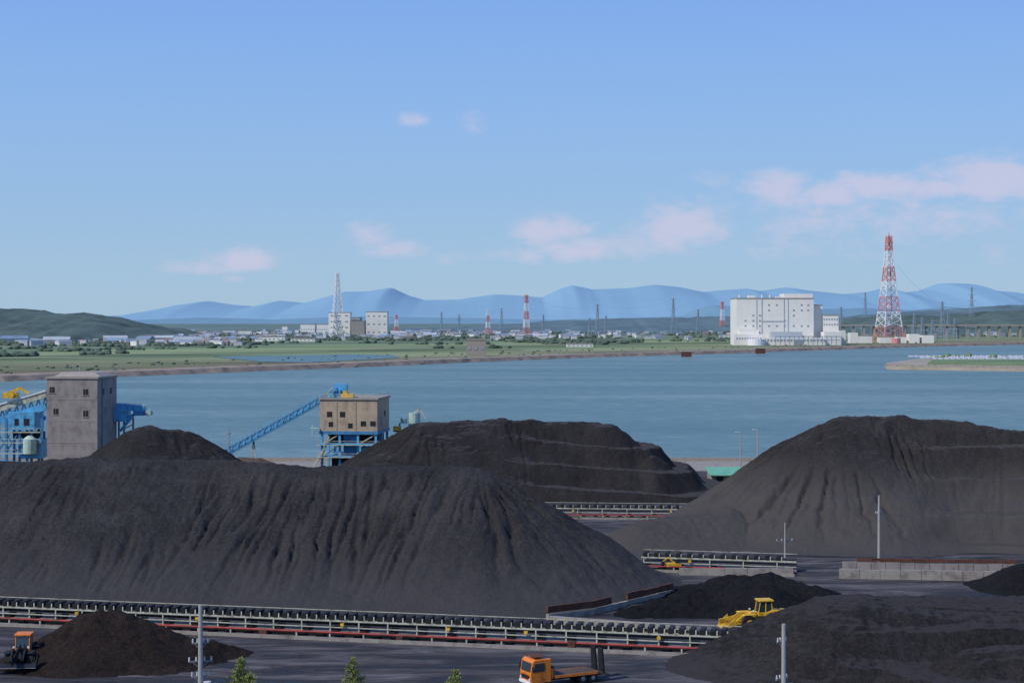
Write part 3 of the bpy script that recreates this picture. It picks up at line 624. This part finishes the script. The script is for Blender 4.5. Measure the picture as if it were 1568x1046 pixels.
b.part('inner_machinery','dark'); b.box(1,W-1,4,D-1,z0-3,z0-1.2); b.box(2,W-4,3,D-1,0,z0-6.3); b.part('inner_chutes','blue2'); b.box(5,8,2,5,z0-5.6,z0-.8); b.part('inner_tank','blue'); b.box(9.2,12,1,4,z0-5.8,z0-3.6)
b.part('walkway_rail','cream')
for z in (z0-2.2,z0-5): b.beam((-.6,-.8,z),(W+.6,-.8,z),.08); b.beam((-.6,-.8,z-.4),(W+.6,-.8,z-.4),.06)
for z in (z0-3.1,z0-5.9): b.beam((-.6,-.5,z),(W+.6,-.5,z),.8,.12)
b.part('ladder','mint'); b.beam((-1.6,-.8,z0-1),(-1.6,-.8,z0+1.4),.2); b.box(-2,-.1,-1,0,z0+.6,z0+.75)
b.part('head_drive','blue'); b.box(1.6,4.4,1,4,z1+.45,z1+2.2); b.cyl((3,0.6,z1+2.0),(3,4.4,z1+2.0),.8,.8,16)
b.part('yellow_drive','yellow'); b.box(4.5,7.4,1,3,z1+.46,z1+1.3); b.box(5,6,1.2,2.4,z1+1.3,z1+1.9); b.beam((1,0,z1+.8),(3,0,z1+2.8),.2)
b.done()
b=B('inclined_conveyor')
pa=q(345,699,398); pb_=q(522,601,388)
b.part('girder','blue2'); va,vb_=Vector(pa),Vector(pb_)
for dy in (-1.1,1.1):
    o=Vector((0,dy,0)); b.beam(va+o,vb_+o,.28); b.beam(va+o+Vector((0,0,1.5)),vb_+o+Vector((0,0,1.5)),.28)
    n=18
    for i in range(n):
        A=va.lerp(vb_,i/n)+o; C=va.lerp(vb_,(i+1)/n)+o; mid=(A+C)/2+Vector((0,0,1.5)); b.beam(A,mid,.18); b.beam(mid,C,.18)
b.part('belt_deck','blue'); b.beam(va+Vector((0,0,.5)),vb_+Vector((0,0,.5)),2,.45); b.part('handrail','blue'); b.beam(va+Vector((0,-1.4,2.3)),vb_+Vector((0,-1.4,2.3)),.1)
for i in range(30): A=va.lerp(vb_,i/30)+Vector((0,-1.4,1.4)); b.beam(A,A+Vector((0,0,.9)),.07)
b.part('trestle','cream')
for t in (.25,): A=va.lerp(vb_,t); b.beam((A.x-1,A.y,0),(A.x,A.y,A.z),.3); b.beam((A.x+1,A.y,0),(A.x,A.y,A.z),.3)
b.part('hood','blue'); b.box(vb_.x-1.5,vb_.x+1.5,vb_.y-1.4,vb_.y+1.4,vb_.z,vb_.z+1.9)
b.done()
b=B('dust_collector',(gx(612,392),392,0)); b.part('body','mint'); z=gz(648,392); b.cyl((3.4,0,z),(3.4,0,z+2.4),1.3,1.3,14); b.cyl((3.4,0,z-1.4),(3.4,0,z),.4,1.3,14); b.cyl((1,0,z),(1,0,z+1.2),.8,.8,12)
b.part('frame','blue2')
for x in (0,2.2,4.6): b.beam((x,-1,0),(x,-1,z),.25); b.beam((x,1,0),(x,1,z),.25)
b.part('duct','cream'); b.beam((3.4,0,z+2.4),(4.6,0,z+3.4),.4); b.beam((4.6,0,z+3.4),(6,0,z+1),.4); b.part('platform','rust'); b.box(-1.4,5.4,-1.4,1.4,z-1.9,z-1.6); b.part('yellow_drive','yellow'); b.box(-1.4,0.4,-1.6,-.6,z-1.6,z-.6); b.done()
# ---------------------------------------------------------------- poles
def pole(name,u,vtop,Y,arms=(),r=0.16,base=0,lamp=False,extra=False,rot=0.25):
    zt=gz(vtop,Y); b=B(name,(gx(u,Y),Y,base),rot); b.part('shaft','pole'); b.cyl((0,0,-.3),(0,0,zt),r*1.25,r*.75,12)
    for v,w in arms:
        z=gz(v,Y); b.part('crossarms','steel'); b.beam((-w/2,0.2,z),(w/2,0.2,z),.11); b.part('insulators','ins')
        for x in (-w/2+.08,-w/6,w/6,w/2-.08): b.cyl((x,.2,z+.05),(x,.2,z+.32),.07,.05,8)
        b.part('struts','steel'); b.beam((-w/3,.15,z),(0,.1,z-.5),.05); b.beam((w/3,.15,z),(0,.1,z-.5),.05)
    if extra:
        z=gz(arms[-1][0],Y); b.part('transformer','ins'); b.cyl((.45,-.2,z-1.1),(.45,-.2,z-.3),.26,.26,14); b.cyl((-.4,-.2,z-.9),(-.4,-.2,z-.4),.15,.15,10)
    if lamp: b.part('lamp','white'); b.beam((0,0,zt),(-1,0,zt+.1),.12); b.beam((-1.3,0,zt+.08),(-.7,0,zt+.08),.3,.15)
    b.done(); return (gx(u,Y),Y,zt)
pole('utility_pole',307,926,120,[(985,1.2),(1013,1.7),(1036,1.3)],extra=True,r=.19)
pole('utility_pole',1200,955,120,[(983,0.9),(1040,1.1)],extra=True,rot=.6,r=.19)
A=pole('utility_pole',1346,758,250,[(786,1.0)],r=.2)
pole('utility_pole',1202,800,252,[(828,2.6)],r=.12)
pole('lamp_post',1134,662,402,lamp=True,r=.15); pole('lamp_post',1160,658,415,lamp=True,r=.15); pole('utility_pole',350,656,396,[(664,1.4)],r=.13); pole('lamp_post',122,556,1100,r=.3,lamp=True)
b=B('overhead_wires'); b.part('wires','wire')
def wire(p,q_,sag=1.0,r=.03,n=14):
    p=Vector(p);q_=Vector(q_); pr=p
    for i in range(1,n+1):
        t=i/n; c=p.lerp(q_,t)-Vector((0,0,sag*4*t*(1-t))); b.beam(pr,c,r*2); pr=c
wire(A,(95,262,8.6),1,.035); wire((gx(1250,248),248,gz(768,248)),A,.3,.035); wire((A[0],250,gz(786,250)),(98,262,6.2),1,.03)
b.done()
b=B('transmission_lines'); b.part('wires','twr_g')
for (u1,v1,Y1,u2,v2,Y2) in [(915,468,3900,1031,460,4000),(1031,460,4000,1122,470,3700),(806,455,3800,915,470,3900),(1361,390,2750,1443,465,3400),(1443,465,3400,1600,455,3600)]:
    p=(gx(u1,Y1),Y1,gz(v1,Y1)); q2=(gx(u2,Y2),Y2,gz(v2,Y2)); wire(p,q2,12,.09)
b.done()
# ---------------------------------------------------------------- conifers
def conifer(u,vtop,Y,seed=0):
    rnd=random.Random(seed); zt=gz(vtop,Y); b=B('conifer_tree',(gx(u,Y),Y,0)); b.part('trunk','bark'); b.cyl((0,0,-.2),(0,0,zt*.97),.16,.02,8)
    z=1.2
    while z<zt-.1:
        t=(zt-z)/zt; R=0.12+2.9*t**.85; nb=5+int(4*t)
        for k in range(nb):
            a=rnd.uniform(0,6.28); r=R*rnd.uniform(.65,1.15); ex=(r*math.cos(a),r*math.sin(a),z+r*.35)
            b.part('limbs','bark'); b.beam((0,0,z),ex,.035)
            b.part('foliage','leaf')
            for j in range(int(9+r*22)):
                s=rnd.uniform(.12,1)**.8; c=Vector((ex[0]*s,ex[1]*s,z+(ex[2]-z)*s))+Vector((rnd.gauss(0,.09),rnd.gauss(0,.09),rnd.gauss(0,.07)))
                d=Vector((rnd.gauss(0,1),rnd.gauss(0,1),rnd.gauss(.5,.6))).normalized()*rnd.uniform(.1,.2); e=d.cross(Vector((rnd.random(),rnd.random(),rnd.random()))).normalized()*.05
                b.add([c-e,c+e,c+d+e*.3,c+d-e*.3],[(0,1,2,3)])
        z+=.2
    b.done()
conifer(368,1006,135,seed=1); conifer(540,1008,138,seed=2); conifer(697,1026,138,seed=3); conifer(382,1030,133,seed=4)
b=B('bush',(gx(1185,424),424,0)); b.part('foliage','bush')
for i in range(2600):
    a=random.uniform(-1,1); c=Vector((a*3.6+random.gauss(0,.3),random.gauss(0,.9),abs(random.gauss(0,1))*1.0*(1.15-abs(a)*.6))); d=Vector((random.gauss(0,1),random.gauss(0,1),random.gauss(0,1))).normalized()*.3; e=d.cross(Vector((.3,.5,.8))).normalized()*.15
    b.add([c-e,c+e,c+d+e,c+d-e],[(0,1,2,3)])
b.part('stems','bark')
for i in range(8): b.beam((i*.8-3,0,0),(i*.8-2.8,0,1.2),.08)
b.done()
# ---------------------------------------------------------------- vehicles
def wheel(b,x,y,r,w):
    b.part('tyres','tyre'); b.cyl((x,y-w/2,r),(x,y+w/2,r),r,r,24)
    b.part('hubs','yellow' if r>.7 else 'steel'); b.cyl((x,y-w/2-.03,r),(x,y+w/2+.03,r),r*.45,r*.45,14)
def loader(loc,rot,paint='yellow',bucket='black',bz=0.0,bw=1.55,cab=None):
    cab=cab or paint
    b=B('wheel_loader',loc,rot,bevel=0.04)
    for x in (-1.7,1.7):
        for y in (-1.15,1.15): wheel(b,x,y,.85,.65)
    b.part('rear_body',paint); b.prism([(-3.3,.9),(-.3,.8),(-.3,1.9),(-1.2,2.25),(-3.2,2.05)],-.85,.85); b.part('grille','black'); b.box(-3.36,-3.3,-.6,.6,1.1,1.9); b.part('counterweight','black'); b.box(-3.6,-3.31,-1.1,1.1,.7,1.1)
    b.part('front_frame',paint); b.prism([(-.1,.8),(2.3,.7),(2.3,1.3),(1.2,2.0),(.5,2.0)],-.5,.5)
    b.part('fenders',paint)
    for y0,y1 in ((-1.5,-.9),(.9,1.5)): b.box(-2.6,-.8,y0,y1,1.78,1.88); b.prism([(.8,1.75),(2.5,1.75),(2.3,1.85),(1.,1.87)],y0,y1)
    b.part('cab_glass','glass'); b.prism([(-1.1,1.95),(.45,1.95),(.25,3.2),(-1.0,3.2)],-.7,.7)
    b.part('cab_frame',cab)
    for x0,x1 in ((-1.12,-1.02),(.46,.26),(-.35,-.38)):
        for y in (-.71,.71): b.beam((x0,y,1.95),(x1,y,3.2),.1)
    b.part('cab_roof',cab); b.box(-1.25,.45,-.85,.85,3.21,3.42); b.part('cab_base',cab); b.box(-1.15,.5,-.76,.76,1.5,1.94)
    b.part('exhaust','black'); b.cyl((-1.9,.3,2.2),(-1.9,.3,3.0),.07,.07,8)
    b.part('lift_arms',paint); z1=.7+bz
    for y in (-.62,.62): b.prism([(.7,1.75),(2.2,1.75+bz*.7),(3.5,z1),(3.4,z1-.3),(2.1,1.35+bz*.6),(.8,1.4)],y-.1,y+.1)
    b.beam((1,0,1.9),(2.6,0,1.9+bz*.6),.18); b.beam((2.6,0,1.9+bz*.6),(3.5,0,z1+.4),.14); b.part('hydraulics','steel'); b.cyl((.6,.35,1.1),(2.4,.35,1.3+bz*.5),.09,.09,8)
    b.part('bucket',bucket)
    z=z1-.5
    pts=[(3.4,z+1.35),(3.25,z+.7),(3.4,z+.15),(4.6,z-.05)]
    for (p,q3) in zip(pts[:-1],pts[1:]): b.beam((p[0],0,p[1]),(q3[0],0,q3[1]),bw*2,.09)
    for y in (-bw+.02,bw-.02): b.prism([(3.25,z+.7),(3.4,z+.15),(4.6,z-.05),(4.3,z+.5),(3.4,z+1.35)],y-.04,y+.04)
    b.part('cutting_edge','steel'); b.box(4.5,4.75,-bw,bw,z-.1,z-.04)
    b.part('headlights','white')
    for y in (-.75,.75): b.box(1.0,1.15,y-.12,y+.12,2.05,2.25)
    return b.done()
e=loader((gx(1166,198),198.5,0.05),math.radians(190),bz=0.0,bucket='yellow'); e.scale=(1.05,1.0,0.98)
e=loader((gx(40,178),177,0),math.radians(-86),paint='black',cab='orange',bz=.55,bw=2.2); e.scale=(1,1,.98)
# truck
b=B('orange_flatbed_truck',(gx(864,166),168.5,0),math.radians(207),bevel=0.05)
for y in (-.95,.95):
    wheel(b,2.9,y,.5,.3); wheel(b,-1.6,y,.5,.5); wheel(b,-2.75,y,.5,.5)
b.part('cab','orange'); b.prism([(2.0,.55),(4.2,.55),(4.25,1.5),(4.05,2.6),(3.8,2.8),(2.0,2.8)],-1.15,1.15)
b.part('windscreen','glass'); b.hexa([(4.262,-1.0,1.6),(4.262,1.0,1.6),(4.2,1.0,1.6),(4.2,-1.0,1.6),(4.09,-1.0,2.5),(4.09,1.0,2.5),(4.0,1.0,2.5),(4.0,-1.0,2.5)])
b.part('side_windows','glass')
for y in (-1.17,1.13): b.prism([(2.7,1.65),(3.95,1.6),(3.82,2.45),(2.7,2.45)],y,y+.04)
b.part('bumper','white'); b.box(4.2,4.38,-1.15,1.15,.4,.72); b.part('grille','dark'); b.box(4.26,4.3,-.8,.8,.9,1.3); b.part('headlights','ins'); b.box(4.25,4.34,-1.08,-.78,.78,1.0); b.box(4.25,4.34,.78,1.08,.78,1.0)
b.part('roof_rack','rust'); b.box(2.3,3.7,-.9,.9,2.98,3.05)
for x in (2.4,3.6):
    for y in (-.8,.8): b.beam((x,y,2.8),(x,y,3.0),.06)
b.part('mirrors','black')
for y in (-1.4,1.4): b.box(4.1,4.2,y-.12,y+.12,1.7,2.2); b.beam((4.1,y*.85,2.2),(4.15,y,2.2),.05)
b.part('chassis','black'); b.box(-4.2,2.0,-.45,.45,.5,.8)
b.part('bed','deck'); b.box(-3.2,1.6,-1.2,1.2,.95,1.1); b.hexa([(-4.6,-1.2,.6),(-3.2,-1.2,.8),(-3.2,1.2,.8),(-4.6,1.2,.6),(-4.6,-1.2,.75),(-3.2,-1.2,1.1),(-3.2,1.2,1.1),(-4.6,1.2,.75)])
b.part('side_rail','orange')
for y in (-1.24,1.2): b.box(-3.2,1.6,y,y+.04,.85,1.12)
b.part('headboard','deck'); b.box(1.6,1.7,-1.15,1.15,.95,2.0); b.part('outriggers','orange'); b.box(1.72,1.95,-1.1,1.1,.8,1.8)
b.part('loading_ramps','black')
for y in (-.74,.74):
    b.hexa([(-4.1,y-.46,.8),(-3.85,y-.46,.8),(-3.85,y+.46,.8),(-4.1,y+.46,.8),(-3.9,y-.42,3.3),(-3.7,y-.42,3.3),(-3.7,y+.42,3.3),(-3.9,y+.42,3.3)])
b.done()
b=B('mobile_crusher',(gx(1032,244),244.5,0),.2,bevel=.03); b.part('tracks','tyre'); b.box(-1.6,1.6,-1.1,-.6,0,.7); b.box(-1.6,1.6,.6,1.1,0,.7); b.part('body','yellow'); b.box(-1.4,1.2,-.8,.8,.72,1.3); b.part('boom','yellow'); b.beam((.2,0,1.3),(-1.0,0,2.3),.25); b.beam((-1.0,0,2.3),(-2.0,0,1.6),.2); b.part('cab','glass'); b.box(.2,1.1,-.75,0,1.32,2.0); b.part('bucket','black'); b.prism([(-2.4,1.0),(-1.8,.9),(-1.7,1.6),(-2.1,1.7)],-.4,.4); e=b.done(); e.scale=(.8,.8,.8)
# ---------------------------------------------------------------- world
sd=Vector((-0.62,-0.42,0.72)).normalized()
el=math.asin(sd.z); rot=math.atan2(sd.x,sd.y)
w=bpy.data.worlds.new('World'); scene.world=w; w.use_nodes=True; nt=w.node_tree; L=nt.links; bg=nt.nodes['Background']
sky=nd(nt,'ShaderNodeTexSky',sky_type='NISHITA'); sky.sun_disc=False; sky.sun_elevation=el; sky.sun_rotation=rot; sky.altitude=0; sky.air_density=1.0; sky.dust_density=0.4; sky.ozone_density=3.0
ST=0.10; bg.inputs['Strength'].default_value=ST
tc=nd(nt,'ShaderNodeTexCoord')
sz=nd(nt,'ShaderNodeSeparateXYZ'); L.new(tc.outputs['Generated'],sz.inputs[0])
rs=ramp(nt,[(0.0,srgb(163,194,219)),(0.03,srgb(158,192,223)),(0.07,srgb(150,188,229)),(0.12,srgb(142,183,235)),(0.19,srgb(128,172,239)),(1.0,srgb(60,105,190))])
L.new(sz.outputs['Z'],rs.inputs[0])
sc=nd(nt,'ShaderNodeVectorMath',operation='SCALE'); L.new(rs.outputs[0],sc.inputs[0]); sc.inputs['Scale'].default_value=1/ST
ms=nd(nt,'ShaderNodeMixRGB'); ms.inputs[0].default_value=0.9; L.new(sky.outputs[0],ms.inputs[1]); L.new(sc.outputs[0],ms.inputs[2])
blobs=[(1195,290,62,30,1.0),(1262,298,75,24,.95),(1345,286,85,24,1.0),(1435,290,70,20,.9),(1525,275,95,36,1.1),(1330,335,340,56,.55),(1450,390,200,30,.35),
 (840,352,70,30,.85),(885,382,70,22,.95),(1045,350,95,46,.9),(975,375,95,22,.75),(800,392,70,16,.55),(1180,378,150,28,.45),(562,362,46,30,.65),(612,384,54,18,.7),(690,397,50,12,.45),(372,398,60,20,.85),(300,410,70,15,.65),(360,427,25,8,.5),(632,185,38,14,.65),(728,190,26,26,.55),(1090,278,60,18,.35)]
acc=None
for (u,v,su,sv,amp) in blobs:
    c=Vector(((u-U0)/F,1,(HV-v)/F)).normalized()
    s=nd(nt,'ShaderNodeVectorMath',operation='SUBTRACT'); L.new(tc.outputs['Generated'],s.inputs[0]); s.inputs[1].default_value=c
    m=nd(nt,'ShaderNodeVectorMath',operation='MULTIPLY'); L.new(s.outputs[0],m.inputs[0]); m.inputs[1].default_value=(F/(su*1.7),F/(su*1.7),F/(sv*1.7))
    l=nd(nt,'ShaderNodeVectorMath',operation='LENGTH'); L.new(m.outputs[0],l.inputs[0])
    r=nd(nt,'ShaderNodeMapRange',interpolation_type='SMOOTHSTEP'); L.new(l.outputs['Value'],r.inputs['Value']); r.inputs['From Min'].default_value=1; r.inputs['From Max'].default_value=0; r.inputs['To Max'].default_value=amp
    if acc is None: acc=r.outputs[0]
    else:
        a=nd(nt,'ShaderNodeMath',operation='MAXIMUM'); L.new(acc,a.inputs[0]); L.new(r.outputs[0],a.inputs[1]); acc=a.outputs[0]
mp=nd(nt,'ShaderNodeMapping'); mp.inputs['Scale'].default_value=(48,48,95); mp.inputs['Rotation'].default_value=(0,0.2,0); L.new(tc.outputs['Generated'],mp.inputs['Vector'])
n=nd(nt,'ShaderNodeTexNoise'); n.inputs['Scale'].default_value=1; n.inputs['Detail'].default_value=8; n.inputs['Roughness'].default_value=0.6; n.inputs['Distortion'].default_value=0.25; L.new(mp.outputs[0],n.inputs['Vector'])
n15=nd(nt,'ShaderNodeMath',operation='MULTIPLY'); L.new(n.outputs['Fac'],n15.inputs[0]); n15.inputs[1].default_value=1.4
a=nd(nt,'ShaderNodeMath',operation='ADD'); L.new(acc,a.inputs[0]); L.new(n15.outputs[0],a.inputs[1])
r=nd(nt,'ShaderNodeMapRange',interpolation_type='SMOOTHSTEP'); L.new(a.outputs[0],r.inputs['Value']); r.inputs['From Min'].default_value=0.88; r.inputs['From Max'].default_value=1.65; r.inputs['To Max'].default_value=0.7
gate=nd(nt,'ShaderNodeMapRange'); L.new(acc,gate.inputs['Value']); gate.inputs['From Max'].default_value=0.22
gm=nd(nt,'ShaderNodeMath',operation='MULTIPLY'); L.new(r.outputs[0],gm.inputs[0]); L.new(gate.outputs[0],gm.inputs[1])
mx=nd(nt,'ShaderNodeMixRGB'); L.new(gm.outputs[0],mx.inputs[0]); L.new(ms.outputs[0],mx.inputs[1])
cc=srgb(206,203,226); mx.inputs[2].default_value=(cc[0]/ST,cc[1]/ST,cc[2]/ST,1)
L.new(mx.outputs[0],bg.inputs['Color'])
sl=bpy.data.lights.new('sun','SUN'); sl.energy=3.2; sl.angle=math.radians(.5); sl.color=(1,.95,.87); so=bpy.data.objects.new('sun',sl); scene.collection.objects.link(so); so.rotation_euler=(-sd).to_track_quat('-Z','Y').to_euler()
cam=bpy.data.cameras.new('camera'); co=bpy.data.objects.new('camera',cam); scene.collection.objects.link(co); co.location=(0,0,H); co.rotation_euler=(math.pi/2,0,0)
cam.sensor_width=36; cam.lens=F/1568*36; cam.shift_y=-(523-HV)/1568; cam.clip_start=1; cam.clip_end=150000
scene.camera=co
scene.view_settings.view_transform='Standard'; scene.view_settings.look='None'; scene.view_settings.exposure=0
